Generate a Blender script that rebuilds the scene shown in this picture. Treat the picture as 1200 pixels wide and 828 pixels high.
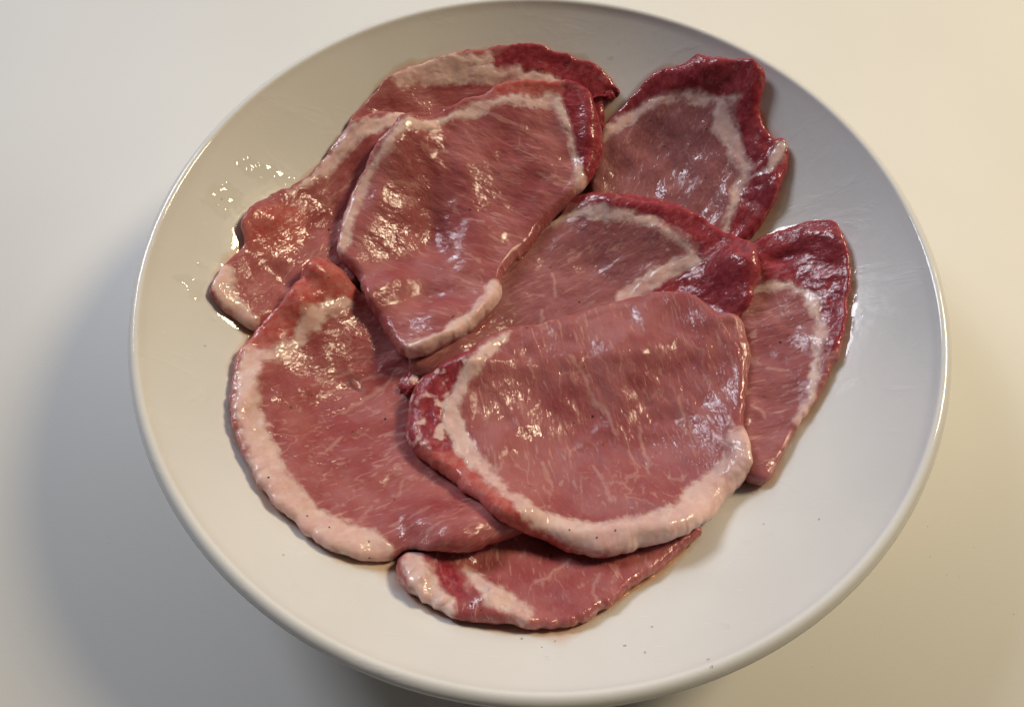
import bpy, math, random
import numpy as np
from mathutils import Matrix, Vector

for _o in list(bpy.data.objects):
    bpy.data.objects.remove(_o)
scene = bpy.context.scene
col = scene.collection

# ---------------------------------------------------------------- camera
cam_data = bpy.data.cameras.new('camera'); cam = bpy.data.objects.new('camera', cam_data); col.objects.link(cam)
cam_data.sensor_fit = 'HORIZONTAL'; cam_data.sensor_width = 36.0; cam_data.lens = 27.0
cam_data.clip_start = 0.01; cam_data.clip_end = 50.0
cam.matrix_world = Matrix(((0.99722092, -0.06909832, 0.02785421, 0.0),
                           (0.07417825, 0.88611512, -0.45749052, -0.15158),
                           (0.00692979, 0.45828529, 0.88877813, 0.28533), (0, 0, 0, 1)))
scene.camera = cam

# ---------------------------------------------------------------- room light: warm ceiling lamp, cool window, added cool fill, dim room
world = bpy.data.worlds.new('World'); scene.world = world; world.use_nodes = True
_bg = world.node_tree.nodes['Background']; _bg.inputs[0].default_value = (1.0, 0.93, 0.85, 1); _bg.inputs[1].default_value = 0.06
def area_lamp(name, azim, elev, dist, size, power, color, shape='DISK', size_y=None):
    d = bpy.data.lights.new(name, 'AREA'); d.shape = shape; d.size = size; d.energy = power; d.color = color
    if size_y: d.size_y = size_y
    o = bpy.data.objects.new(name, d); col.objects.link(o)
    a, e = math.radians(azim), math.radians(elev)           # azimuth clockwise from straight ahead of the viewer
    o.location = (dist * math.sin(a) * math.cos(e), dist * math.cos(a) * math.cos(e), dist * math.sin(e))
    o.rotation_euler = (-Vector(o.location)).to_track_quat('-Z', 'Y').to_euler()
    return o
area_lamp('ceiling_lamp', 60, 45, 1.4, 0.33, 15.0, (1.0, 0.83, 0.55))
area_lamp('window_light', -52, 40, 1.8, 0.5, 16.5, (0.85, 0.895, 1.0), 'RECTANGLE', 0.5)
area_lamp('daylight_far_side', -15, 30, 3.0, 4.0, 17.5, (0.88, 0.92, 1.0), 'RECTANGLE', 2.2)  # added unseen bluish fill panel on the far side, lifts the shadows
scene.view_settings.view_transform = 'Standard'; scene.view_settings.look = 'None'
scene.view_settings.exposure = 0.0; scene.view_settings.gamma = 1.0; scene.view_settings.use_curve_mapping = False
scene.render.engine = 'CYCLES'; scene.cycles.max_bounces = 8; scene.cycles.transparent_max_bounces = 12

# ---------------------------------------------------------------- numeric helpers
def blur(a, s):
    r = max(1, int(3 * s)); k = np.exp(-0.5 * (np.arange(-r, r + 1) / s) ** 2); k /= k.sum()
    p = np.pad(a, r, mode='edge')
    p = sum(k[i] * p[i:i + a.shape[0], :] for i in range(2 * r + 1))
    return sum(k[i] * p[:, i:i + a.shape[1]] for i in range(2 * r + 1))
class Noise:                                   # smooth periodic lattice noise, about -1..1
    def __init__(self, seed):
        self.t = np.random.RandomState(seed).uniform(-1, 1, (64, 64))
    def __call__(self, x, y):
        i = np.floor(x).astype(int); j = np.floor(y).astype(int)
        u = x - i; v = y - j; u = u * u * (3 - 2 * u); v = v * v * (3 - 2 * v)
        i0, i1, j0, j1 = i % 64, (i + 1) % 64, j % 64, (j + 1) % 64; t = self.t
        return (t[i0, j0] * (1 - u) + t[i1, j0] * u) * (1 - v) + (t[i0, j1] * (1 - u) + t[i1, j1] * u) * v
    def fbm(self, x, y, n=3):
        return sum(self(x * 2 ** k + 7.3 * k, y * 2 ** k + 3.1 * k) * 0.5 ** k for k in range(n))
def sstep(a, b, x):
    t = np.clip((x - a) / (b - a), 0, 1); return t * t * (3 - 2 * t)
# everything below is in millimetres; the plate's centre is (0, 0), the table z = 0
EXT, N = 150, 301
GX, GY = np.meshgrid(np.linspace(-EXT, EXT, N), np.linspace(-EXT, EXT, N), indexing='ij')
def plate_z(r):                                # inside of the bowl
    return 5.5 + 54.0 * (np.minimum(r, 139.0) / 138.0) ** 3.2
def sample(a, x, y):
    fx = np.clip(x + EXT, 0, N - 1.001); fy = np.clip(y + EXT, 0, N - 1.001)
    i = fx.astype(int); j = fy.astype(int); u = fx - i; v = fy - j
    return (a[i, j] * (1 - u) + a[i + 1, j] * u) * (1 - v) + (a[i, j + 1] * (1 - u) + a[i + 1, j + 1] * u) * v
def closed_curve(c, n):                        # Catmull-Rom through the points, n points even in arc length
    c = np.asarray(c, float); a, b, d, e = np.roll(c, 1, 0), c, np.roll(c, -1, 0), np.roll(c, -2, 0)
    t = np.linspace(0, 1, 24, endpoint=False)[:, None, None]
    q = 0.5 * (2 * b + (d - a) * t + (2 * a - 5 * b + 4 * d - e) * t ** 2 + (3 * b - a - 3 * d + e) * t ** 3)
    q = q.transpose(1, 0, 2).reshape(-1, c.shape[1]); q = np.vstack([q, q[:1]])
    L = np.r_[0, np.cumsum(np.linalg.norm(np.diff(q[:, :2], axis=0), axis=1))]
    w = np.linspace(0, L[-1], n, endpoint=False)
    return np.stack([np.interp(w, L, q[:, k]) for k in range(c.shape[1])], 1)
def inside(poly, x, y):
    r = np.zeros(x.shape, bool); p = np.asarray(poly)
    for a, b in zip(p, np.roll(p, -1, 0)):
        if a[1] == b[1]: continue
        r ^= ((a[1] > y) != (b[1] > y)) & (x < (b[0] - a[0]) * (y - a[1]) / (b[1] - a[1]) + a[0])
    return r
def dist_poly(p, x, y, closed=True):
    d = np.full(x.shape, 1e9); q = np.roll(p, -1, 0) if closed else p[1:]
    for a, b in zip(p if closed else p[:-1], q):
        v = b - a; L = v @ v + 1e-9
        t = np.clip(((x - a[0]) * v[0] + (y - a[1]) * v[1]) / L, 0, 1)
        d = np.minimum(d, (x - a[0] - t * v[0]) ** 2 + (y - a[1] - t * v[1]) ** 2)
    return np.sqrt(d)
def band_sd(line, x, y):                       # signed distance (inside > 0) to a band of changing half width
    out = np.full(x.shape, -1e9)
    for a, b in zip(line[:-1], line[1:]):
        v = b[:2] - a[:2]; L = v @ v + 1e-9
        t = np.clip(((x - a[0]) * v[0] + (y - a[1]) * v[1]) / L, 0, 1)
        out = np.maximum(out, a[2] + t * (b[2] - a[2]) - np.hypot(x - a[0] - t * v[0], y - a[1] - t * v[1]))
    return out
def poly_sd(p, x, y):
    d = dist_poly(p, x, y); return np.where(inside(p, x, y), d, -d)
def drape(S, outline, stiff=26):               # underside of a limp sheet laid over the heights S
    F = inside(closed_curve(outline, 160), GX, GY).astype(float); F = np.clip(blur(F, 1.2) * 1.6, 0, 1)
    m = F > 0.01; W = blur(F, 3.0) + 1e-6; B = np.where(m, S, 0)
    for _ in range(stiff):
        B = np.where(m, np.maximum(S, blur(B * F, 3.0) / W - 0.05), 0)
    W = blur(m.astype(float), 2.0) + 1e-6
    Bs = blur(B * m, 2.0) / W
    # carry the values outwards past the outline so that the edge can be sampled
    for _ in range(3):
        W = blur(m.astype(float), 3.0); Bs = np.where(m, Bs, np.where(W > 1e-4, blur(Bs * m, 3.0) / (W + 1e-6), 0)); m = m | (W > 0.05)
    return Bs, m
def edge_profile(d, w):
    q = np.clip(d / w, 0, 1); return 0.26 + 0.74 * np.clip(1 - (1 - q) ** 2.6, 0, 1) ** 0.45
def relief_at(sl, x, y, nz):
    h = np.zeros(x.shape)
    for (cx, cy, rx, ry, ang, a) in sl['relief']:
        c, s = math.cos(ang), math.sin(ang); u = ((x - cx) * c + (y - cy) * s) / rx; v = (-(x - cx) * s + (y - cy) * c) / ry
        h = h + a * np.exp(-(u * u + v * v))
    return h
def lay_slice(sl, S):
    """drape one slice on the pile S; returns underside grid and the new pile"""
    B, m = drape(S, sl['outline'], sl.get('stiff', 26))
    o = closed_curve(sl['outline'], 200)
    ins = inside(o, GX, GY)
    d = np.where(ins, dist_poly(o, GX, GY), 0)
    T = B + sl['t'] * edge_profile(d, sl['w']) + relief_at(sl, GX, GY, None)
    return B, np.where(ins, np.maximum(S, T), S)
SLICES = [
 dict(name='A', label='dark red pork slice nearest the far rim, mostly behind the upper middle slice', t=5.5, w=3.2, stiff=26, grain=20,
  outline=[(-85.3,79.3),(-76.8,92.5),(-69.3,101.8),(-53.5,111.8),(-33.6,119.4),(-15.0,123.8),(-1.0,123.1),(14.9,119.7),(22.1,116.4),(29.9,109.2),(24.1,107.3),(23.7,98.8),(18.3,87.3),(4.2,71.5),(-25.5,64.8),(-51.4,63.7),(-73.2,67.2),(-82.6,73.8)],
  relief=[(-32.95,112.21,22.47,5.24,-0.09,2.17)],
  fat=[[(-65.7,101.3,2.51),(-53.0,108.2,3.11),(-38.1,112.5,2.29),(-28.2,116.1,0.72)],
    [(-61.0,103.3,1.97),(-39.6,108.6,2.15),(-19.2,111.7,2.33),(-7.1,111.9,2.04),(0.8,110.1,1.45)]],
  veins=[],
  dark=[[(-31.3,112.8),(-15.1,125.8),(-1.2,125.8),(23.7,121.3),(31.3,109.8),(26.2,86.4),(10.2,91.3),(1.6,111.5),(-19.5,114.6)]],
  red=[],
 ),
 dict(name='B', label='pork slice at the left with a pale fat edge, half under the upper middle slice', t=6.8, w=5, stiff=26, grain=60,
  outline=[(-60.2,86.3),(-71.5,84.8),(-80.0,79.3),(-87.6,73.2),(-92.6,63.5),(-99.5,50.4),(-107.6,40.7),(-114.7,29.5),(-116.8,21.0),(-114.8,14.2),(-118.6,3.5),(-120.2,-7.6),(-119.1,-12.8),(-112.1,-17.1),(-104.3,-19.6),(-98.6,-12.5),(-89.5,-13.3),(-77.9,1.5),(-68.3,26.0),(-62.4,52.9),(-55.2,74.3)],
  relief=[(-108.97,25.06,8.97,6.58,0.52,2.9),(-88.06,38.41,6.61,14.88,-0.44,-2.9),(-99.76,4.65,11.87,4.75,-0.52,-2.17)],
  fat=[[(-57.8,85.1,2.13),(-70.3,78.0,3.07),(-81.9,70.8,3.46),(-88.7,61.4,2.49),(-94.8,51.5,1.2),(-102.9,41.3,0.58)],
    [(-117.3,-1.4,2.86),(-115.2,-10.6,3.45),(-106.5,-16.8,3.26)]],
  veins=[],
  dark=[],
  red=[[(-117.0,20.9),(-105.9,35.5),(-95.8,36.5),(-94.0,23.9),(-104.9,10.7),(-112.3,11.6)]],
 ),
 dict(name='D', label='pork slice with a broad dark red border at the upper right of the bowl', t=7.2, w=3.6, stiff=26, grain=75,
  outline=[(21.6,89.2),(24.0,97.2),(35.1,106.1),(42.9,113.0),(55.1,113.4),(60.2,115.1),(64.2,113.7),(74.8,110.0),(86.0,102.2),(86.9,95.6),(87.4,89.0),(92.1,79.8),(95.8,77.4),(98.2,70.3),(96.8,61.4),(91.9,51.0),(86.0,43.3),(76.6,36.5),(56.3,38.0),(31.3,48.7),(19.6,65.0)],
  relief=[(81.77,98.45,4.55,9.74,0.0,3.62),(65.22,107.17,20.42,4.08,-0.09,2.61),(92.41,59.3,4.32,12.34,0.26,2.9),(50.95,81.47,21.22,17.69,0.0,-2.9)],
  fat=[[(22.9,88.9,1.75),(31.2,96.0,1.72),(42.1,101.4,1.45),(55.7,101.8,1.05),(76.7,95.8,1.24)],
    [(70.7,96.5,2.25),(72.7,89.7,3.14),(77.2,81.3,2.43),(82.8,69.4,2.36),(78.4,57.0,1.3),(75.3,46.7,1.75)],
    [(95.0,73.1,2.87),(90.8,65.7,0.73),(83.0,65.4,0.64)]],
  veins=[],
  dark=[[(18.7,89.4),(30.9,99.3),(41.9,103.6),(55.4,103.6),(77.7,96.3),(78.0,85.7),(84.0,68.9),(80.3,55.2),(77.3,44.2),(86.3,37.5),(104.5,57.8),(104.4,86.7),(93.2,86.0),(91.6,110.7),(59.1,121.5),(31.8,114.2)]],
  red=[],
 ),
 dict(name='F', label='narrow pork slice at the right edge of the pile, leaning on the bowl wall', t=6.8, w=3.6, stiff=26, grain=15,
  outline=[(81.6,36.2),(87.5,40.2),(98.2,42.9),(108.9,42.7),(113.6,39.7),(116.4,29.7),(117.5,18.6),(116.1,5.2),(114.0,-6.7),(107.9,-22.4),(100.8,-35.1),(95.2,-43.5),(88.4,-55.1),(83.8,-63.0),(78.5,-63.2),(75.4,-56.9),(75.5,-26.5),(77.4,3.7),(79.4,26.3)],
  relief=[(109.09,32.93,8.23,4.39,-0.7,2.9),(96.65,29.62,7.05,2.94,0.17,-2.9)],
  fat=[[(87.1,17.1,1.36),(97.4,17.1,1.89),(104.2,10.6,1.78),(106.3,-0.3,1.34),(104.4,-14.1,1.4),(100.2,-30.6,1.42),(95.8,-40.4,2.24)]],
  veins=[[(87.4,-17.8,0.43),(93.4,-20.0,0.4)],
    [(80.7,-33.7,0.55),(84.6,-38.4,0.53)],
    [(91.7,4.5,0.32),(97.9,5.0,0.31)]],
  dark=[[(85.0,44.4),(111.0,47.7),(121.4,35.4),(120.3,4.2),(112.5,-13.6),(106.0,-14.5),(107.0,1.1),(104.4,12.9),(88.5,20.2)]],
  red=[],
 ),
 dict(name='I', label='pork slice with lumpy fat at the near side, under the front slices', t=7.8, w=5, stiff=26, grain=100,
  outline=[(-39.2,-102.6),(-37.0,-97.4),(-29.7,-95.3),(-20.7,-84.9),(2.1,-74.3),(32.0,-70.8),(54.9,-74.9),(60.6,-81.0),(57.1,-85.5),(46.6,-95.4),(36.5,-103.2),(26.8,-111.0),(19.3,-116.4),(8.5,-118.6),(-4.1,-118.2),(-16.9,-117.5),(-26.7,-113.5),(-35.4,-108.9)],
  relief=[(-31.1,-105.68,5.21,5.74,0.0,3.62),(-7.95,-110.43,4.73,3.68,0.0,3.62),(-1.01,-115.48,6.68,2.57,0.0,2.17),(-13.2,-99.07,5.48,3.83,0.0,-2.17)],
  fat=[[(-33.3,-101.4,3.57),(-30.0,-106.4,4.34),(-25.8,-111.3,3.59),(-20.7,-115.3,2.46)],
    [(-16.5,-101.8,1.13),(-11.8,-105.8,2.44),(-6.6,-109.9,4.19),(-1.9,-112.1,3.3),(2.4,-115.2,2.35)]],
  veins=[[(6.1,-104.0,0.4),(12.6,-99.3,0.41),(16.4,-94.7,0.33)],
    [(26.5,-109.6,0.35),(23.8,-105.9,0.31),(25.5,-99.5,0.24)]],
  dark=[[(-26.9,-98.2),(-21.0,-100.4),(-13.9,-111.2),(-18.2,-113.4),(-23.8,-106.1)]],
  red=[],
 ),
 dict(name='G', label='large pork slice with a thick curved fat rind at the lower left', t=8.2, w=6, stiff=26, grain=35,
  outline=[(-96.9,-9.3),(-93.1,1.6),(-91.7,9.8),(-86.0,15.1),(-78.1,12.4),(-71.2,7.6),(-61.1,9.0),(-38.1,5.5),(-18.1,-20.1),(-8.9,-49.5),(-1.3,-68.9),(6.6,-80.9),(-0.6,-88.5),(-4.4,-89.9),(-13.0,-94.9),(-22.7,-97.2),(-35.7,-96.8),(-43.5,-100.3),(-54.8,-100.8),(-62.4,-98.7),(-70.8,-93.6),(-81.1,-86.3),(-89.5,-77.7),(-97.8,-65.7),(-103.5,-54.3),(-106.6,-41.5),(-107.0,-29.0),(-103.8,-20.3)],
  relief=[(-84.63,6.59,6.88,4.38,-0.35,4.35),(-97.33,-43.41,3.58,15.36,-0.17,2.61),(-69.67,-41.92,17.6,17.6,0.0,-3.62),(-24.08,-87.11,16.81,9.27,-0.26,4.93),(-90.15,-4.85,4.16,8.91,0.61,2.9)],
  fat=[[(-100.7,-31.9,3.26),(-99.7,-43.7,4.17),(-94.8,-58.3,3.69),(-85.7,-73.5,4.13),(-75.4,-84.8,4.42),(-64.4,-92.8,4.77),(-54.1,-95.9,4.85),(-45.7,-97.3,4.34)],
    [(-74.9,-1.7,2.13),(-83.6,-10.6,3.21),(-88.8,-19.8,2.66),(-95.2,-30.3,1.72),(-99.9,-32.5,1.8)]],
  veins=[[(-50.9,-23.3,0.38),(-57.2,-31.0,0.5),(-63.4,-38.6,0.49),(-69.2,-45.0,0.35)],
    [(-69.6,-26.8,0.36),(-75.8,-31.7,0.35),(-81.5,-36.9,0.22)],
    [(-69.9,-63.6,0.42),(-66.7,-55.5,0.33)],
    [(-67.3,-32.7,0.24),(-62.1,-28.4,0.37),(-56.4,-26.7,0.25)],
    [(-52.0,-52.8,0.36),(-43.9,-49.9,0.36)]],
  dark=[],
  red=[[(-109.0,-36.4),(-106.2,-16.2),(-97.1,9.0),(-79.4,20.0),(-64.0,10.7),(-66.6,-6.4),(-76.9,-1.2),(-85.0,-8.6),(-90.7,-19.7),(-99.3,-29.7)]],
 ),
 dict(name='E', label='middle pork slice with dark red far edge and pale fat patch, partly under front slice', t=8.2, w=5, stiff=26, grain=35,
  outline=[(4.6,54.3),(8.5,62.8),(15.6,65.6),(25.4,63.0),(45.6,60.6),(59.5,53.7),(72.6,42.7),(81.5,36.9),(85.0,27.6),(85.6,18.6),(82.4,8.4),(79.4,4.7),(72.1,-5.7),(46.2,-15.9),(19.4,-22.9),(-7.3,-27.8),(-30.3,-28.3),(-44.2,-27.0),(-48.2,-21.5),(-45.8,-10.0),(-32.8,22.6),(-13.1,50.0)],
  relief=[(76.62,25.0,7.75,7.75,0.0,4.35),(43.82,53.02,27.86,4.18,-0.17,2.17),(20.82,27.93,14.17,10.63,0.0,-2.17)],
  fat=[[(2.2,50.8,1.72),(15.6,54.6,2.07),(29.7,50.6,1.64),(44.9,46.2,1.37),(55.9,39.2,1.55),(62.9,31.5,1.72)],
    [(35.6,17.8,3.0),(46.3,24.8,3.39),(55.4,29.3,3.32),(63.0,30.2,2.14)]],
  veins=[[(5.7,27.3,0.61),(8.3,17.3,0.48)],
    [(2.5,8.5,0.59),(2.0,3.7,0.59)],
    [(12.6,34.4,0.37),(20.8,40.1,0.36)],
    [(28.0,36.8,0.36),(33.3,40.1,0.24)]],
  dark=[[(1.1,60.2),(15.4,59.1),(29.4,52.5),(46.1,48.8),(57.1,42.4),(64.8,32.5),(58.1,25.7),(46.5,19.8),(51.9,9.0),(81.7,1.4),(93.6,19.7),(84.9,43.1),(51.7,68.0),(12.4,73.4)]],
  red=[],
 ),
 dict(name='C', label='large pale pork slice lying on top at the upper middle of the pile', t=7.8, w=3.8, stiff=34, grain=-15,
  outline=[(-61.4,80.4),(-43.5,93.4),(-30.4,100.3),(-23.8,104.6),(-13.8,107.6),(-0.0,108.2),(7.6,109.3),(14.8,105.9),(19.2,100.1),(23.8,87.4),(23.0,77.2),(16.5,65.3),(3.9,51.4),(-5.2,37.7),(-14.1,23.5),(-15.3,9.3),(-24.0,-6.5),(-36.2,-17.8),(-46.1,-22.3),(-54.7,-16.5),(-66.3,-0.3),(-72.9,11.8),(-80.0,18.8),(-82.3,25.6),(-80.7,44.3),(-72.7,63.3),(-65.6,74.2)],
  relief=[(-46.84,42.73,7.1,14.19,0.0,-4.35),(-31.85,47.21,10.14,27.15,0.14,3.48),(1.86,40.14,14.22,17.78,0.0,-3.48),(-41.94,5.25,12.54,5.57,0.17,-3.77),(-61.74,2.91,5.78,16.07,-0.66,4.64),(-28.02,-12.85,16.08,3.22,0.44,2.9),(-18.84,-0.14,6.69,11.37,0.0,3.48),(17.14,89.12,4.4,14.68,0.0,2.9),(-16.55,94.08,25.94,6.67,0.0,1.45)],
  fat=[[(0.4,99.9,2.28),(-8.0,98.3,2.43),(-21.5,96.8,1.99),(-39.4,88.9,1.83),(-48.7,82.3,1.98),(-60.2,73.9,2.41),(-65.8,65.4,2.41),(-72.8,53.2,2.01),(-77.7,37.9,1.97),(-79.4,21.8,2.01)],
    [(0.4,99.9,2.0),(5.9,94.6,1.42),(9.1,85.5,1.27),(12.6,75.2,1.26),(15.6,64.7,2.15)],
    [(-45.8,-21.3,1.68),(-34.7,-16.1,2.64),(-24.0,-4.0,2.75),(-16.3,12.1,3.59)]],
  veins=[[(-61.8,53.3,0.41),(-53.6,55.6,0.42)],
    [(-52.2,69.4,0.28),(-42.8,71.5,0.42)],
    [(-30.5,27.9,0.28),(-23.8,24.5,0.41)],
    [(-60.8,26.6,0.26),(-55.4,25.8,0.4)],
    [(-33.9,44.7,0.28),(-25.5,43.8,0.28)]],
  dark=[[(6.6,96.3),(4.5,102.5),(8.3,116.0),(24.3,110.9),(29.3,83.4),(18.4,62.5),(14.3,73.3),(11.3,85.3)]],
  red=[[(-25.0,98.1),(-27.8,109.9),(-0.4,115.5),(5.3,102.6),(-9.9,100.6)]],
 ),
 dict(name='H', label='large front pork slice on top with thick pale fat edge towards the viewer', t=9.5, w=6.5, stiff=34, grain=105,
  outline=[(-9.3,-4.2),(4.7,0.5),(20.8,7.2),(39.8,14.8),(55.7,15.3),(65.6,10.5),(69.6,6.0),(77.8,2.5),(81.2,-4.1),(82.2,-11.6),(80.3,-23.3),(78.0,-34.8),(77.1,-44.5),(77.8,-54.1),(76.6,-61.8),(70.1,-69.7),(60.2,-80.2),(49.4,-86.9),(39.5,-90.5),(27.5,-94.0),(17.7,-93.8),(8.8,-91.1),(-0.3,-88.8),(-8.3,-85.3),(-17.1,-77.1),(-27.8,-68.3),(-40.0,-59.6),(-43.8,-52.8),(-44.6,-41.5),(-42.6,-31.8),(-36.5,-27.0),(-27.0,-19.6),(-17.6,-9.5)],
  relief=[(7.34,-69.98,24.03,9.61,-0.09,-3.77),(32.8,-19.07,29.34,22.82,0.0,4.64),(89.8,-21.31,19.31,29.58,0.0,-6.09),(30.02,-85.89,24.48,3.81,0.14,2.61),(71.27,-59.3,4.03,7.55,-0.26,0.87)],
  fat=[[(-9.7,-8.7,1.05),(-17.8,-19.8,2.34),(-25.0,-30.8,2.0),(-28.3,-42.5,3.21),(-25.4,-51.9,3.64),(-21.6,-58.5,2.63),(-13.4,-67.7,2.33),(-5.7,-76.8,2.01),(2.5,-83.2,2.72),(10.5,-86.6,2.88),(21.4,-88.9,4.53),(32.2,-88.2,5.2),(42.9,-85.1,5.69),(51.8,-80.7,5.62),(61.5,-72.2,6.43),(69.1,-62.9,5.03),(74.6,-54.9,3.97),(75.7,-50.8,6.3)]],
  veins=[[(14.0,-17.2,0.43),(19.1,-24.7,0.43),(23.4,-32.4,0.54),(28.8,-38.4,0.75),(32.6,-46.2,0.42)],
    [(40.0,-43.2,0.42),(42.3,-50.1,0.61),(43.3,-62.0,0.3)],
    [(6.4,-61.5,0.52),(9.7,-69.6,0.31)],
    [(27.8,-68.6,0.39),(29.6,-74.6,0.56)],
    [(-3.9,-33.6,0.33),(-2.1,-41.4,0.43)],
    [(16.5,-34.0,0.32),(19.4,-41.6,0.43)],
    [(23.3,-59.8,0.41),(26.2,-65.6,0.3)],
    [(55.3,-31.1,0.41),(57.3,-44.6,0.49)],
    [(36.8,-51.7,0.31),(39.4,-59.1,0.4)],
    [(-12.5,-37.7,0.43),(-15.6,-45.0,0.53)],
    [(66.6,-47.5,0.54),(70.0,-50.1,0.69)]],
  dark=[[(-44.7,-62.0),(-49.9,-37.2),(-43.6,-24.7),(-28.5,-17.5),(-20.5,-18.0),(-24.7,-27.4),(-29.4,-37.4),(-31.0,-45.5),(-28.8,-53.6),(-26.1,-60.3),(-40.1,-59.4)]],
  red=[[(-40.1,-59.4),(-21.4,-59.9),(-13.1,-70.8),(-3.2,-81.1),(7.1,-86.7),(17.3,-91.5),(22.2,-95.6),(0.0,-93.3),(-41.0,-61.9)]],
 ),
]
SPECKS = [(-85.4,-48.7,0.35),(-63.9,-53.0,0.35),(-61.2,-92.8,0.35),(-68.7,-89.9,0.35),(-83.3,-78.8,0.35),(-48.4,-95.7,0.35),(-47.7,-100.7,0.35),(-80.6,-41.1,0.35),(-80.4,4.3,0.35),(-32.0,-5.9,0.35),(-3.3,-5.4,0.35),(-70.9,-33.5,0.35),(-42.5,-54.2,0.35),(-44.1,-78.6,0.35),(9.8,-39.0,0.3),(16.9,-42.0,0.3),(27.7,-50.4,0.3),(-15.9,-27.3,0.3),(55.3,-17.6,0.3),(35.0,-37.4,0.3),(15.4,-87.6,0.3),(24.2,-89.5,0.3),(30.0,-86.8,0.3),(-31.6,-5.4,0.3),(19.5,-21.1,0.3),(38.2,-23.0,0.3),(46.4,-52.9,0.3),(2.0,-71.5,0.3),(-70.4,58.2,0.28),(-21.5,75.5,0.28),(-7.0,95.9,0.28),(-57.9,-3.4,0.28),(-33.7,0.6,0.28),(-30.1,8.6,0.28),(-49.9,57.9,0.28),(-22.5,46.5,0.28),(66.8,88.5,0.35),(35.4,47.4,0.35),(4.8,30.5,0.35),(67.8,69.4,0.35),(50.7,86.6,0.35),(85.6,-29.8,0.28),(85.2,-14.4,0.28),(96.0,-4.3,0.28),(-91.5,38.1,0.35),(-73.5,72.4,0.35),(-124.5,28.9,0.35),(-59.5,32.2,0.35),(-10.3,-114.8,0.33),(2.4,-121.7,0.33),(41.2,-115.6,0.33),(32.7,-121.9,0.33),(-8.6,-104.3,0.33),(-13.6,-113.1,0.33),(12.3,-121.8,0.33),(2.3,-121.8,0.3),(32.6,-121.9,0.35),(38.0,-123.8,0.4),(54.2,-125.2,0.3),(80.1,-79.0,0.3),(94.9,-78.8,0.25),(-72.5,-103.6,0.25),(-117.5,-31.6,0.25),(54.5,-127.4,0.4),(8.5,-124.0,0.2),(119.0,15.2,0.2),(152.3,-65.3,0.17),(151.2,-76.8,0.17),(156.2,-83.0,0.17),(160.6,-83.0,0.17),(168.1,-72.2,0.17),(177.6,-95.2,0.17),(103.6,-118.2,0.17),(-151.8,-94.8,0.17)]
BEADS = [[(-0.7,45.6),(-5.1,37.7),(-9.6,29.9),(-14.1,23.6)],[(60.0,-82.1),(55.3,-87.7),(47.3,-95.1),(39.9,-101.0),(32.7,-106.4),(24.9,-112.5),(18.4,-116.5)],[(-5.0,-89.5),(-8.2,-92.0),(-11.9,-94.5)],[(-16.5,5.5),(-20.5,-2.4),(-24.6,-7.6)]]
SCRAP = [(-48.3, -32.6), (-41.8, -21.9)]
DROPS = [(-124.9,29.1,8.6,9.4,150),(-123.8,27.8,3.4,5.7,60),(-115.9,46.4,8.6,4.7,50),(-106.1,47.4,8.3,4.9,30),(-124.5,-6.9,6.6,8.4,34),(-114.1,-35.4,3.4,6.9,22),(111.2,-33.3,4.5,11.2,29),(101.5,-49.1,6.9,5.0,26),(89.1,-75.2,8.9,5.9,16),(-85.9,-87.3,4.4,9.7,14),(-89.3,50.4,3.4,11.3,8),(4.8,-127.4,49.5,2.7,14),(18.9,124.3,6.0,6.6,10)]
# ---------------------------------------------------------------- materials
class G:
    """small node-graph writer"""
    def __init__(self, name):
        self.m = bpy.data.materials.new(name); self.m.use_nodes = True; self.t = self.m.node_tree; self.t.nodes.clear()
        self.out = self.t.nodes.new('ShaderNodeOutputMaterial')
    def n(self, typ, ins=None, **props):
        nd = self.t.nodes.new('ShaderNode' + typ)
        for k, v in props.items(): setattr(nd, k, v)
        for k, v in (ins or {}).items(): self.set(nd, k, v)
        return nd
    def set(self, nd, k, v):
        s = nd.inputs[k]
        if hasattr(v, 'is_output'): self.t.links.new(v, s)
        else:
            s.default_value = (tuple(v) + (1,))[:4] if (isinstance(v, (tuple, list)) and s.type == 'RGBA') else v
    def attr(self, name, vec=False):
        return self.n('Attribute', attribute_name=name).outputs['Vector' if vec else 'Fac']
    def math(self, op, a, b=None, c=None):
        ins = {0: a}
        if b is not None: ins[1] = b
        if c is not None: ins[2] = c
        return self.n('Math', ins, operation=op).outputs[0]
    def ss(self, x, a, b, lo=0.0, hi=1.0):
        return self.n('MapRange', {0: x, 1: a, 2: b, 3: lo, 4: hi}, interpolation_type='SMOOTHSTEP').outputs[0]
    def mix(self, f, a, b, mode='MIX'):
        nd = self.n('Mix', data_type='RGBA', blend_type=mode)
        self.set(nd, 0, f); self.set(nd, 6, a); self.set(nd, 7, b); return nd.outputs[2]
    def scale(self, v, s):
        return self.n('Mapping', {'Vector': v, 'Scale': s}).outputs[0]
    def noise(self, v, scale, detail=3.0, rough=0.55, dist=0.0):
        return self.n('TexNoise', {'Vector': v, 'Scale': scale, 'Detail': detail, 'Roughness': rough, 'Distortion': dist}).outputs[0]
    def bump(self, h, dist, strength=1.0, normal=None):
        ins = {'Height': h, 'Distance': dist, 'Strength': strength}
        if normal is not None: ins['Normal'] = normal
        return self.n('Bump', ins).outputs[0]
    def film_fresnel(self, f0, k=1.0):              # Schlick, the same from both sides of a thin film
        fc = self.n('LayerWeight', {0: 0.5}).outputs['Facing']
        return self.math('MULTIPLY_ADD', self.math('POWER', fc, 5.0), 1.0 - f0, f0)
    def done(self, sh):
        self.t.links.new(sh, self.out.inputs[0]); return self.m

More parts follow.
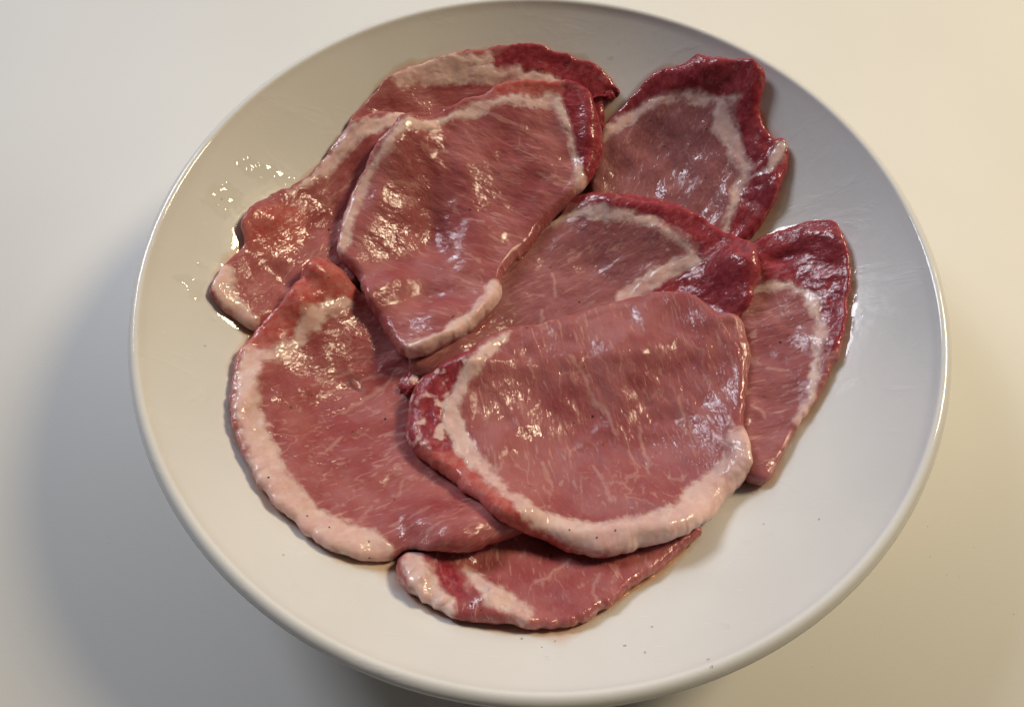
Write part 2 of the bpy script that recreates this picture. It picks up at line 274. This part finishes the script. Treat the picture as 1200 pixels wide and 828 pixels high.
def meat_material():
    g = G('pork_meat')
    P = g.attr('grain', True)                                   # millimetres, x along the muscle fibres
    fsd, dsd, rsd = g.attr('fat_sd'), g.attr('dark_sd'), g.attr('red_sd')
    edge = g.attr('edge_d')
    n1 = g.noise(P, 0.33, 4.0, 0.6); n2 = g.noise(P, 0.055, 3.0)
    wob = g.math('MULTIPLY', g.math('SUBTRACT', n1, 0.5), 2.6)
    fat = g.ss(g.math('ADD', fsd, g.math('MULTIPLY', wob, 1.4)), -1.5, 1.2)
    dark = g.ss(g.math('ADD', dsd, g.math('MULTIPLY', wob, 1.3)), -1.0, 1.0)
    red = g.ss(g.math('ADD', rsd, g.math('MULTIPLY', wob, 1.5)), -2.0, 2.5)
    # lean colour: pale pink to rose, with fine fibres
    lean = g.mix(g.ss(n2, 0.32, 0.68), (0.28, 0.055, 0.059), (0.375, 0.120, 0.117))
    lean = g.mix(g.attr('tone'), lean, g.mix(n1, (0.22, 0.075, 0.083), (0.32, 0.14, 0.142)))
    fib = g.noise(g.scale(P, (0.16, 1.3, 0.9)), 1.0, 3.0, 0.6)
    lean = g.mix(g.ss(fib, 0.48, 0.78, 0.0, 0.12), lean, (0.46, 0.20, 0.18))
    # marbling: short pale streaks along the fibres, in patches, and a few longer veins
    st = g.noise(g.scale(P, (0.11, 0.62, 0.45)), 1.0, 2.0, 0.5, 0.5)
    patch = g.ss(g.noise(P, 0.07, 2.0), 0.42, 0.60)
    streak = g.math('MULTIPLY', g.ss(st, 0.565, 0.70), g.math('MULTIPLY_ADD', patch, 0.7, 0.3))
    vw = g.n('VectorMath', {0: g.scale(P, (0.022, 0.075, 0.06)), 1: g.n('VectorMath', {0: g.n('TexNoise', {'Vector': P, 'Scale': 0.12, 'Detail': 3.0}).outputs['Color'], 'Scale': 0.5}, operation='SCALE').outputs[0]}).outputs[0]
    vn = g.n('TexVoronoi', {'Vector': vw, 'Scale': 1.0}, feature='DISTANCE_TO_EDGE').outputs['Distance']
    vein = g.math('MULTIPLY', g.ss(vn, 0.0, 0.035, 1.0, 0.0), g.ss(g.noise(P, 0.09, 2.0), 0.48, 0.62))
    st2 = g.ss(g.noise(g.scale(P, (0.045, 0.40, 0.3)), 1.0, 2.0, 0.5, 0.8), 0.635, 0.70)
    marb = g.math('MINIMUM', g.math('ADD', g.math('ADD', g.math('MULTIPLY', streak, 0.45), g.math('MULTIPLY', st2, 0.4)), g.math('MULTIPLY', vein, 0.35)), 0.8)
    vsd = g.ss(g.math('ADD', g.attr('vein_sd'), g.math('MULTIPLY', wob, 0.45)), -0.9, 0.6, 0.0, 0.55)
    marb = g.math('MAXIMUM', marb, vsd)
    lean = g.mix(g.math('MULTIPLY', marb, 0.75), lean, (0.60, 0.37, 0.31))
    redc = g.mix(g.ss(n1, 0.35, 0.65), (0.40, 0.068, 0.058), (0.44, 0.14, 0.12))
    lean = g.mix(red, lean, redc)
    # dark muscle with pale septa
    dk = g.mix(g.ss(n1, 0.35, 0.68), (0.215, 0.018, 0.028), (0.32, 0.045, 0.055))
    wv = g.n('VectorMath', {0: g.scale(P, (0.10, 0.22, 0.2)), 1: g.n('VectorMath', {0: g.n('TexNoise', {'Vector': P, 'Scale': 0.2, 'Detail': 3.0}).outputs['Color'], 'Scale': 0.9}, operation='SCALE').outputs[0]}).outputs[0]
    ve = g.n('TexVoronoi', {'Vector': wv, 'Scale': 1.0}, feature='DISTANCE_TO_EDGE').outputs['Distance']
    sept = g.math('MAXIMUM', g.math('MULTIPLY', g.ss(ve, 0.0, 0.13, 1.0, 0.0), g.ss(g.noise(P, 0.16, 2.0), 0.52, 0.66)), g.ss(g.noise(g.scale(P, (0.12, 0.5, 0.4)), 1.0, 3.0, 0.6, 1.2), 0.60, 0.72))
    dk = g.mix(g.math('MULTIPLY', sept, 0.3), dk, (0.50, 0.24, 0.23))
    c = g.mix(dark, lean, dk)
    # thin cut side of the lean is a fresher red
    fatc = g.mix(g.ss(n2, 0.3, 0.72), (0.67, 0.46, 0.415), (0.58, 0.34, 0.315))
    fatc = g.mix(g.ss(n1, 0.40, 0.72, 0.0, 0.5), fatc, (0.74, 0.58, 0.51))
    c = g.mix(g.math('MULTIPLY', fat, 0.95), c, fatc)
    # moist uneven surface
    mid = g.noise(g.scale(P, (0.16, 0.26, 0.2)), 1.0, 1.0, 0.5, 0.3)
    fine = g.noise(g.scale(P, (0.5, 0.95, 0.7)), 1.0, 2.5, 0.6, 0.4)
    h = g.math('ADD', g.math('MULTIPLY', mid, 2.0), g.math('MULTIPLY', fine, g.math('MULTIPLY_ADD', fat, -0.35, 0.8)))
    b1 = g.bump(h, 0.0006, 0.52)
    bs = g.n('BsdfPrincipled', {'Base Color': c, 'Roughness': 0.45, 'IOR': 1.38, 'Specular IOR Level': 0.2, 'Subsurface Weight': 0.5,
        'Subsurface Radius': (1.0, 0.38, 0.30), 'Subsurface Scale': 0.0024, 'Coat Weight': g.ss(g.noise(P, 0.085, 3.0), 0.38, 0.57, 0.25, 1.0),
        'Coat Roughness': 0.042, 'Coat IOR': 1.45, 'Normal': b1, 'Coat Normal': b1})
    return g.done(bs.outputs[0])

def glaze_material():
    g = G('white_glaze')
    P = g.n('TexCoord').outputs['Object']
    n = g.noise(P, 18.0, 3.0); f = g.noise(g.scale(P, (1, 1, 1)), 260.0, 2.0)
    c = g.mix(g.ss(n, 0.3, 0.7), (0.64, 0.63, 0.615), (0.675, 0.665, 0.65))
    # smears of juice and fine knife scratches
    sm = g.ss(g.noise(g.scale(P, (30, 60, 30)), 1.0, 4.0, 0.6, 1.0), 0.5, 0.75)
    scr = g.ss(g.noise(g.scale(P, (60, 900, 200)), 1.0, 2.0), 0.66, 0.75)
    rough = g.math('ADD', g.ss(g.n('SeparateXYZ', {0: P}).outputs[2], 0.0565, 0.0582, 0.20, 0.06), g.math('ADD', g.math('MULTIPLY', sm, 0.12), g.math('MULTIPLY', scr, 0.1)))
    b = g.bump(g.math('ADD', f, g.math('MULTIPLY', sm, 1.5)), 0.00008, 0.6)
    bs = g.n('BsdfPrincipled', {'Base Color': c, 'Roughness': rough, 'IOR': 1.5, 'Normal': b, 'Specular IOR Level': 0.42})
    return g.done(bs.outputs[0])

def table_material():
    g = G('off_white_laminate')
    P = g.n('TexCoord').outputs['Object']
    n = g.noise(P, 6.0, 3.0); f = g.noise(P, 900.0, 2.0)
    c = g.mix(g.ss(n, 0.3, 0.7), (0.66, 0.645, 0.615), (0.69, 0.675, 0.645))
    c = g.mix(g.ss(f, 0.35, 0.65, 0.0, 0.10), c, (0.60, 0.58, 0.55))
    b = g.bump(f, 0.0001, 0.22)
    bs = g.n('BsdfPrincipled', {'Base Color': c, 'Roughness': 0.5, 'Specular IOR Level': 0.35, 'Normal': b})
    return g.done(bs.outputs[0])

def liquid_material(name, tint, gloss=0.02):
    g = G(name)
    fr = g.film_fresnel(0.03)
    mx = g.n('MixShader', {0: fr, 1: g.n('BsdfTransparent', {'Color': tint}).outputs[0],
                           2: g.n('BsdfGlossy', {'Color': (1, 1, 1), 'Roughness': gloss}).outputs[0]})
    return g.done(mx.outputs[0])

def film_material(name, tint):
    g = G(name)
    th = g.attr('thick'); fr = g.film_fresnel(0.035)
    tint = g.mix(th, (1, 1, 1), tint)
    f = g.math('MULTIPLY', fr, g.ss(th, 0.0, 0.35))
    mx = g.n('MixShader', {0: f, 1: g.n('BsdfTransparent', {'Color': tint}).outputs[0], 2: g.n('BsdfGlossy', {'Color': (1, 1, 1), 'Roughness': 0.03}).outputs[0]})
    return g.done(mx.outputs[0])

def speck_material():
    g = G('ground_pepper')
    P = g.n('TexCoord').outputs['Object']
    c = g.mix(g.noise(P, 2000.0), (0.012, 0.008, 0.006), (0.07, 0.04, 0.025))
    return g.done(g.n('BsdfPrincipled', {'Base Color': c, 'Roughness': 0.5}).outputs[0])

MEAT, GLAZE, TABLE = meat_material(), glaze_material(), table_material()
OIL = liquid_material('clear_oil', (0.99, 0.97, 0.94)); JUICE = liquid_material('meat_juice', (0.97, 0.86, 0.76)); PEPPER = speck_material(); FILM = film_material('juice_film', (0.96, 0.82, 0.73)); OILFILM = film_material('oil_film', (0.998, 0.995, 0.985))

# ---------------------------------------------------------------- mesh helpers
def quads_mesh(name, co, quads, mat, attrs=None, vec=None, normals=None, smooth=True):
    me = bpy.data.meshes.new(name); co = np.asarray(co, np.float32); quads = np.asarray(quads, np.int32); k = quads.shape[1]
    me.vertices.add(len(co)); me.vertices.foreach_set('co', co.ravel())
    me.loops.add(quads.size); me.loops.foreach_set('vertex_index', quads.ravel())
    me.polygons.add(len(quads)); me.polygons.foreach_set('loop_start', np.arange(0, quads.size, k, dtype=np.int32))
    me.update(calc_edges=True); me.validate()
    if smooth: me.polygons.foreach_set('use_smooth', np.ones(len(me.polygons), bool))
    for a, v in (attrs or {}).items():
        me.attributes.new(a, 'FLOAT', 'POINT').data.foreach_set('value', np.asarray(v, np.float32))
    for a, v in (vec or {}).items():
        me.attributes.new(a, 'FLOAT_VECTOR', 'POINT').data.foreach_set('vector', np.asarray(v, np.float32).ravel())
    me.materials.append(mat); me.update()
    return me
def link(name, me, parent=None, loc=None):
    o = bpy.data.objects.new(name, me); col.objects.link(o)
    if loc is not None: o.location = loc
    if parent is not None: o.parent = parent
    return o
def tag(o, label=None, cat=None, group=None, kind=None):
    for k, v in (('label', label), ('category', cat), ('group', group), ('kind', kind)):
        if v: o[k] = v
    return o
def lathe(name, prof, mat, n=256):
    prof = np.asarray(prof, float) / 1000.0; m = len(prof); a = np.linspace(0, 2 * math.pi, n, endpoint=False)
    co = np.stack([np.outer(np.cos(a), prof[:, 0]), np.outer(np.sin(a), prof[:, 0]), np.tile(prof[:, 1], (n, 1))], 2).reshape(-1, 3)
    i, j = np.meshgrid(np.arange(n), np.arange(m - 1), indexing='ij'); i2 = (i + 1) % n
    q = np.stack([i * m + j, i * m + j + 1, i2 * m + j + 1, i2 * m + j], 2).reshape(-1, 4)[:, ::-1]
    return quads_mesh(name, co, q, mat)

# ---------------------------------------------------------------- table top
bx = 1.2
table = link('table', quads_mesh('table', [(-bx, -bx, 0), (bx, -bx, 0), (bx, bx, 0), (-bx, bx, 0), (-bx, -bx, -.03), (bx, -bx, -.03), (bx, bx, -.03), (-bx, bx, -.03)],
    [(0, 1, 2, 3), (7, 6, 5, 4), (0, 4, 5, 1), (1, 5, 6, 2), (2, 6, 7, 3), (3, 7, 4, 0)], TABLE, smooth=False))
tag(table, 'off white laminate table top under the bowl', kind='structure')

# ---------------------------------------------------------------- bowl
rr = np.linspace(0.02, 136.4, 110); prof = [(r, float(plate_z(r))) for r in rr]
prof += [(137.0, 58.6), (137.35, 59.2), (137.75, 59.6), (138.3, 59.85), (138.9, 59.9), (139.7, 59.65), (140.6, 59.1), (141.4, 58.2), (141.8, 57.2), (141.5, 56.2), (140.7, 55.1), (139.0, 53.0), (137.2, 50.6)]
prof += [(r, max(float(plate_z(r)) - 5.2, 2.4)) for r in np.linspace(135, 80, 28)] + [(75, 6.2), (73, 5.0), (72.2, 2.0), (71.2, 0.3), (69, 0.0), (67, 0.3), (66.2, 1.6), (65.5, 2.2), (40, 2.2), (0.02, 2.2)]
bowl = link('bowl', lathe('bowl', prof, GLAZE))
tag(bowl, 'wide white glazed bowl with a rounded rim, holding the meat', 'bowl')

# ---------------------------------------------------------------- pork slices
NU = 560
TONE = dict(A=0.05, B=0.05, C=0.15, D=0.7, E=0.6, F=0.4, G=0.05, H=0.25, I=0.05)      # rosy to greyish mauve lean
def build_slice(sl, S, seed):
    nz, nz2 = Noise(seed), Noise(seed + 50)
    B, S2 = lay_slice(sl, S)
    t, w = sl['t'], sl['w']
    o = closed_curve(sl['outline'], NU)
    # ragged rim
    cen = o.mean(0); dv = o - cen; L = np.linalg.norm(dv, axis=1, keepdims=True); dv = dv / L
    rag = 0.55 * nz.fbm(o[:, 0] / 5.0, o[:, 1] / 5.0, 3) + 0.25 * nz2(o[:, 0] / 1.3, o[:, 1] / 1.3)
    o = o + dv * rag[:, None]; L = np.linalg.norm(o - cen, axis=1)
    # rings from the edge inwards
    phi = np.linspace(0, math.pi / 2, 13)[:-1]; de = w * (1 - np.cos(phi))
    Lm = L[:, None]
    inner = np.linspace(0, 1, 104) ** 0.93
    D = np.concatenate([np.tile(de, (NU, 1)), w + (Lm - w - 0.4) * inner[None, :]], 1)       # distance in from the rim, along the spoke
    D = np.minimum(D, Lm - 0.4)
    s = 1 - D / Lm
    X = cen[0] + (o[:, :1] - cen[0]) * s; Y = cen[1] + (o[:, 1:] - cen[1]) * s
    K = X.shape[1]; x, y = X.ravel(), Y.ravel()
    d = dist_poly(o[::2], x, y)
    d[(np.arange(len(x)) % K) == 0] = 0.0
    w = w * (1.0 + 0.35 * nz2.fbm(x / 14, y / 14, 2))
    soft = sstep(0.5, 7, d)
    z = sample(B, x, y) + t * edge_profile(d, w) + relief_at(sl, x, y, None)
    ca, sa = math.cos(math.radians(sl['grain'])), math.sin(math.radians(sl['grain']))
    gx, gy = x * ca + y * sa, -x * sa + y * ca
    z = z + (0.9 * nz.fbm(x / 11, y / 11, 2) + 0.22 * nz2.fbm(gx / 8.0, gy / 4.0, 2)) * (0.35 + 0.65 * soft)
    # underside: a few rings turned back under
    ub = [0.6, 2.0, 4.5, 8.0]; uz = [0.08, 0.02, 0.0, 0.0]
    UX, UY, UZ = [], [], []
    for q, zz in zip(ub, uz):
        ss_ = 1 - q / L; ux = cen[0] + (o[:, 0] - cen[0]) * ss_; uy = cen[1] + (o[:, 1] - cen[1]) * ss_
        UX.append(ux); UY.append(uy); UZ.append(sample(B, ux, uy) + t * zz)
    ux = np.stack(UX + [np.full(NU, cen[0])], 1); uy = np.stack(UY + [np.full(NU, cen[1])], 1)
    uz = np.stack(UZ + [np.full(NU, float(sample(B, cen[:1], cen[1:])[0]) + 0.5)], 1)
    AX = np.concatenate([ux[:, ::-1], X], 1); AY = np.concatenate([uy[:, ::-1], Y], 1); AZ = np.concatenate([uz[:, ::-1], z.reshape(NU, K)], 1)
    KK = AX.shape[1]; x, y, z = AX.ravel(), AY.ravel(), AZ.ravel()
    i, j = np.meshgrid(np.arange(NU), np.arange(KK - 1), indexing='ij'); i2 = (i + 1) % NU
    area = np.sum(o[:, 0] * np.roll(o[:, 1], -1) - np.roll(o[:, 0], -1) * o[:, 1])
    q = np.stack([i * KK + j, i2 * KK + j, i2 * KK + j + 1, i * KK + j + 1], 2).reshape(-1, 4)
    if area < 0: q = q[:, ::-1]
    # zones
    wx = x + 0.8 * nz.fbm(x / 4, y / 4, 3); wy = y + 0.8 * nz2.fbm(x / 4 + 9, y / 4, 3)
    fat = np.full(len(x), -30.0); dark = np.full(len(x), -30.0); red = np.full(len(x), -30.0)
    for ln_ in sl['fat']: fat = np.maximum(fat, band_sd(np.array(ln_), wx, wy))
    for pl in sl['dark']: dark = np.maximum(dark, poly_sd(np.array(pl), wx, wy))
    for pl in sl['red']: red = np.maximum(red, poly_sd(np.array(pl), wx, wy))
    fat = fat + np.where(fat > -4, 0.9 * nz.fbm(x / 7 + 3, y / 7, 3) * sstep(-4, -1, fat), 0)
    vein = np.full(len(x), -30.0)
    for ln_ in sl['veins']: vein = np.maximum(vein, band_sd(np.array(ln_), wx, wy))
    dark = np.minimum(dark, -fat + 0.3)
    mott = (nz2.fbm(x / 3.2, y / 3.2 + 5, 3) - 0.42) * 4.0
    spot = np.where((dark > 0), mott, -30.0)
    fat_c = np.maximum(fat, spot if sl['name'] == 'H' else -30.0)
    co = np.stack([x, y, z], 1)
    # vertex normals of the whole body
    fn = np.cross(co[q[:, 2]] - co[q[:, 0]], co[q[:, 3]] - co[q[:, 1]])
    vn = np.zeros_like(co)
    for k in range(4):
        for c3 in range(3): vn[:, c3] += np.bincount(q[:, k], fn[:, c3], len(co))
    vn /= np.linalg.norm(vn, axis=1, keepdims=True) + 1e-9
    gz = np.stack([x * ca + y * sa + 97 * seed, -x * sa + y * ca, z], 1)
    ed = np.concatenate([np.zeros((NU, len(ub) + 1)), d.reshape(NU, K)], 1).ravel()
    root = bpy.data.objects.new('pork_slice', None); col.objects.link(root)
    root.empty_display_size = 0.01; base = Vector((cen[0], cen[1], float(sample(B, cen[:1], cen[1:])[0]))) / 1000; root.location = base
    tag(root, sl['label'], 'pork slice', 'raw pork slices piled in the bowl')
    b0 = np.array(base)
    at = dict(fat_sd=fat_c, dark_sd=dark, red_sd=red, edge_d=ed, vein_sd=vein, tone=np.full(len(x), TONE[sl['name']]))
    link('lean_meat', quads_mesh('lean_meat', co / 1000 - b0, q, MEAT, at, dict(grain=gz)), root)
    def shell(name, sd, low, rise, depth):
        keep = (sd[q] > low).all(1)
        fall = q[keep]; lab = np.arange(len(co))
        for _ in range(4000):                                   # connected pieces become parts of their own
            mn = lab[fall].min(1); new = lab.copy(); np.minimum.at(new, fall.ravel(), np.repeat(mn, 4)); new = new[new]
            if (new == lab).all(): break
            lab = new
        fl = lab[fall[:, 0]]
        for c_ in np.unique(fl):
            f = fall[fl == c_]
            if len(f) >= 60: piece(name, f, sd, low, rise, depth)
    def piece(name, f, sd, low, rise, depth):
        used, inv = np.unique(f, return_inverse=True); f = inv.reshape(-1, 4); n = len(used)
        h = np.tanh(sd[used] / 1.2) * rise - 0.04
        lump = (0.9 if sl['name'] == 'I' else 0.15) * nz.fbm(x[used] / 3.6, y[used] / 3.6, 2) * np.clip(sd[used] / 1.5, 0, 1)
        top = co[used] + vn[used] * (h + lump)[:, None]; bot = co[used] - vn[used] * (depth * np.clip((sd[used] - low) / 2.0, 0.15, 1))[:, None] - vn[used] * rise
        e = np.concatenate([f[:, [0, 1]], f[:, [1, 2]], f[:, [2, 3]], f[:, [3, 0]]]); key = np.sort(e, 1); key = key[:, 0].astype(np.int64) * n + key[:, 1]
        u, idx, cnt = np.unique(key, return_index=True, return_counts=True); be = e[idx[cnt == 1]]
        side = np.stack([be[:, 1], be[:, 0], be[:, 0] + n, be[:, 1] + n], 1)
        allq = np.concatenate([f, f[:, ::-1] + n, side])
        a2 = {k: np.concatenate([v[used], v[used]]) for k, v in at.items()}; g2 = np.concatenate([gz[used]] * 2)
        link(name, quads_mesh(name, np.concatenate([top, bot]) / 1000 - b0, allq, MEAT, a2, dict(grain=g2)), root)
    shell('fat_rim', fat, -0.7, 0.20, 1.8)
    shell('dark_muscle', dark, -0.7, 0.16, 1.8)
    return S2, root

S = plate_z(np.hypot(GX, GY))
for k, sl in enumerate(SLICES):
    S, last_root = build_slice(sl, S, 11 + k)

# ---------------------------------------------------------------- pepper, droplets, juice
rnd = random.Random(5)
def blob(vs, fs, c, nrm, r, h, rnd, seg=8, rings=3, jit=0.15):
    """flattened dome sitting on a surface"""
    nrm = Vector(nrm).normalized(); u = nrm.orthogonal().normalized(); v = nrm.cross(u); b = len(vs); ph = rnd.uniform(0, 6.28); st = rnd.uniform(1.0, 1.5)
    j = [1 + rnd.uniform(-jit, jit) for _ in range(seg)]
    for k in range(rings):
        a = k / rings * math.pi / 2; rk, hk = r * math.cos(a), h * math.sin(a)
        for i in range(seg):
            w = ph + i * 2 * math.pi / seg
            vs.append(Vector(c) + (u * math.cos(w) * st + v * math.sin(w)) * rk * j[i] + nrm * hk)
    vs.append(Vector(c) + nrm * h); top = len(vs) - 1
    for k in range(rings - 1):
        for i in range(seg):
            a, d = b + k * seg + i, b + k * seg + (i + 1) % seg
            fs.append((a, d, d + seg, a + seg))
    for i in range(seg): fs.append((b + (rings - 1) * seg + i, b + (rings - 1) * seg + (i + 1) % seg, top))
def poly_obj(name, vs, fs, mat, label, cat=None, kind='stuff'):
    me = bpy.data.meshes.new(name); me.from_pydata([tuple(v) for v in vs], [], fs); me.materials.append(mat)
    me.polygons.foreach_set('use_smooth', np.ones(len(me.polygons), bool)); me.update()
    o = link(name, me); tag(o, label, cat, kind=kind); return o
dg = bpy.context.evaluated_depsgraph_get(); dg.update()
def on_top(x, y):
    ok, p, n, _, ob, _ = scene.ray_cast(dg, Vector((x / 1000, y / 1000, 0.2)), Vector((0, 0, -1)))
    return (p, n, ob.name.split('.')[0]) if ok else (None, None, None)
vs, fs = [], []
for (x, y, r) in SPECKS:
    p, n, _ = on_top(x, y)
    if p is None: continue
    blob(vs, fs, p - n * 0.0001, n, r * 0.001, r * 0.001, rnd, 6, 2, 0.35)
poly_obj('pepper_specks', vs, fs, PEPPER, 'tiny black pepper specks scattered over the meat and bowl')

# wet droplets on the glaze
vs, fs = [], []
for (cx, cy, sx, sy, cnt) in DROPS:
    for _ in range(cnt):
        x, y = rnd.gauss(cx, sx * 0.6), rnd.gauss(cy, sy * 0.6); p, n, nm = on_top(x, y)
        if nm != 'bowl': continue
        r = 0.00040 * math.exp(rnd.gauss(0.3, 0.55)); blob(vs, fs, p, n, r, r * rnd.uniform(0.10, 0.26), rnd, 12, 4, 0.25)
poly_obj('oil_droplets', vs, fs, OIL, 'clear oily droplets clinging to the white bowl around the meat')
# beads of juice along the contact lines
vs, fs = [], []
for ln_ in BEADS:
    pts = []
    for a, b_ in zip(ln_[:-1], ln_[1:]):
        for k in range(8): pts.append((a[0] + (b_[0] - a[0]) * k / 8, a[1] + (b_[1] - a[1]) * k / 8))
    P3 = [on_top(*p)[0] for p in pts]; m = len(P3); b0 = len(vs)
    for i, p in enumerate(P3):
        tdir = (P3[min(i + 1, m - 1)] - P3[max(i - 1, 0)]).normalized(); u = tdir.cross(Vector((0, 0, 1))).normalized(); v = u.cross(tdir)
        r = 0.0004 * (0.25 + math.sin(math.pi * (i + 0.5) / m)) * rnd.uniform(0.7, 1.2)
        for k in range(8):
            w = k * math.pi / 4; vs.append(p + (u * math.cos(w) * 1.3 + v * math.sin(w)) * r)
    for i in range(m - 1):
        for k in range(8): fs.append((b0 + i * 8 + k, b0 + i * 8 + (k + 1) % 8, b0 + (i + 1) * 8 + (k + 1) % 8, b0 + (i + 1) * 8 + k))
poly_obj('meat_juice', vs, fs, JUICE, 'thin beads of meat juice along the edges of the slices')

# thin film of juice pooled on the glaze around the lowest slices
fx = np.linspace(-EXT, EXT, 2 * N - 1); FX, FY = np.meshgrid(fx, fx, indexing='ij')
foot = np.zeros((N, N))
for sl in SLICES:
    if sl['name'] in 'ABDFIG': foot = np.maximum(foot, inside(closed_curve(sl['outline'], 120), GX, GY))
fn_ = Noise(77); lv = sample(blur(foot, 3.0), FX, FY) + 0.16 * fn_.fbm(FX / 16, FY / 16, 3) - 0.17
lv = np.where(np.hypot(FX, FY) < 128, lv, -1)
ok = (lv[:-1, :-1] > 0) & (lv[1:, :-1] > 0) & (lv[:-1, 1:] > 0) & (lv[1:, 1:] > 0)
ii, jj = np.nonzero(ok); M2 = 2 * N - 1
q = np.stack([ii * M2 + jj, (ii + 1) * M2 + jj, (ii + 1) * M2 + jj + 1, ii * M2 + jj + 1], 1)
used, inv = np.unique(q, return_inverse=True); X_, Y_, L_ = FX.ravel()[used], FY.ravel()[used], lv.ravel()[used]
th = np.clip(L_ / 0.25, 0, 1)
Z_ = plate_z(np.hypot(X_, Y_)) + 0.05 + 0.55 * th * (1 + 0.25 * fn_.fbm(X_ / 2.5, Y_ / 2.5, 2))
o = link('juice_film', quads_mesh('juice_film', np.stack([X_, Y_, Z_], 1) / 1000, inv.reshape(-1, 4), FILM, dict(thick=th)))
tag(o, 'thin film of pinkish meat juice on the bowl around the slices', kind='stuff')

# rippled patches of oil on the glaze
lv = np.full(FX.shape, -1.0); pn = Noise(91)
for (cx, cy, sx, sy, cnt) in DROPS:
    if cnt >= 30: lv = np.maximum(lv, 1.15 * np.exp(-((FX - cx) / (sx * 0.9)) ** 2 - ((FY - cy) / (sy * 0.9)) ** 2) - 0.55)
lv = lv + 0.55 * pn.fbm(FX / 5, FY / 5, 3) - 0.08
r_ = np.hypot(FX, FY); lv = np.where((r_ < 132) & (sample(blur(foot, 1.5), FX, FY) < 0.05), lv, -1)
ok = (lv[:-1, :-1] > 0) & (lv[1:, :-1] > 0) & (lv[:-1, 1:] > 0) & (lv[1:, 1:] > 0)
ii, jj = np.nonzero(ok); q = np.stack([ii * M2 + jj, (ii + 1) * M2 + jj, (ii + 1) * M2 + jj + 1, ii * M2 + jj + 1], 1)
used, inv = np.unique(q, return_inverse=True); X_, Y_, L_ = FX.ravel()[used], FY.ravel()[used], lv.ravel()[used]
th = np.clip(L_ / 0.2, 0, 1)
Z_ = plate_z(np.hypot(X_, Y_)) + 0.08 + th * (0.3 + 0.36 * pn.fbm(X_ / 2.2, Y_ / 2.2, 2))
o = link('oil_film', quads_mesh('oil_film', np.stack([X_, Y_, Z_], 1) / 1000, inv.reshape(-1, 4), OILFILM, dict(thick=th)))
tag(o, 'rippled clear oil smears on the white bowl wall', kind='stuff')

# ragged scrap of dark muscle hanging off the left end of the front slice
(ax, ay), (cx2, cy2) = SCRAP; nu, nv = 40, 24; sn = Noise(33)
U, V = np.meshgrid(np.linspace(0, 2 * math.pi, nu, endpoint=False), np.linspace(0.03, math.pi - 0.03, nv), indexing='ij')
lx, ly, lz = np.cos(V), np.sin(V) * np.cos(U), np.sin(V) * np.sin(U)
rr_ = 1 + 0.30 * sn.fbm(lx * 2.2 + 5, ly * 2.2 + lz * 1.7, 3) + 0.12 * sn(lx * 6, lz * 6 + ly * 5)
half = math.hypot(cx2 - ax, cy2 - ay) / 2 + 2.0; an = math.atan2(cy2 - ay, cx2 - ax)
px_, py_, pz_ = lx * half * rr_, ly * 4.2 * rr_, lz * 2.8 * rr_
mx_, my_ = (ax + cx2) / 2, (ay + cy2) / 2; p, n, _ = on_top(mx_, my_)
wx_ = mx_ + px_ * math.cos(an) - py_ * math.sin(an); wy_ = my_ + px_ * math.sin(an) + py_ * math.cos(an)
wz_ = p.z * 1000 + pz_ + 0.3
co = np.stack([wx_, wy_, wz_], 2).reshape(-1, 3) / 1000 - np.array(last_root.location)
i, j = np.meshgrid(np.arange(nu), np.arange(nv - 1), indexing='ij'); i2 = (i + 1) % nu
q = np.stack([i * nv + j, i * nv + j + 1, i2 * nv + j + 1, i2 * nv + j], 2).reshape(-1, 4)
nn = len(co); full = lambda v: np.full(nn, v)
link('meat_scrap', quads_mesh('meat_scrap', co, q, MEAT, dict(fat_sd=sn.fbm(wx_.ravel() / 3, wy_.ravel() / 3, 2) * 3 - 2.2, dark_sd=full(3.0), red_sd=full(-30.0), edge_d=full(5.0), vein_sd=full(-30.0), tone=full(0.0)), dict(grain=np.stack([wx_, wy_, wz_], 2).reshape(-1, 3))), last_root)
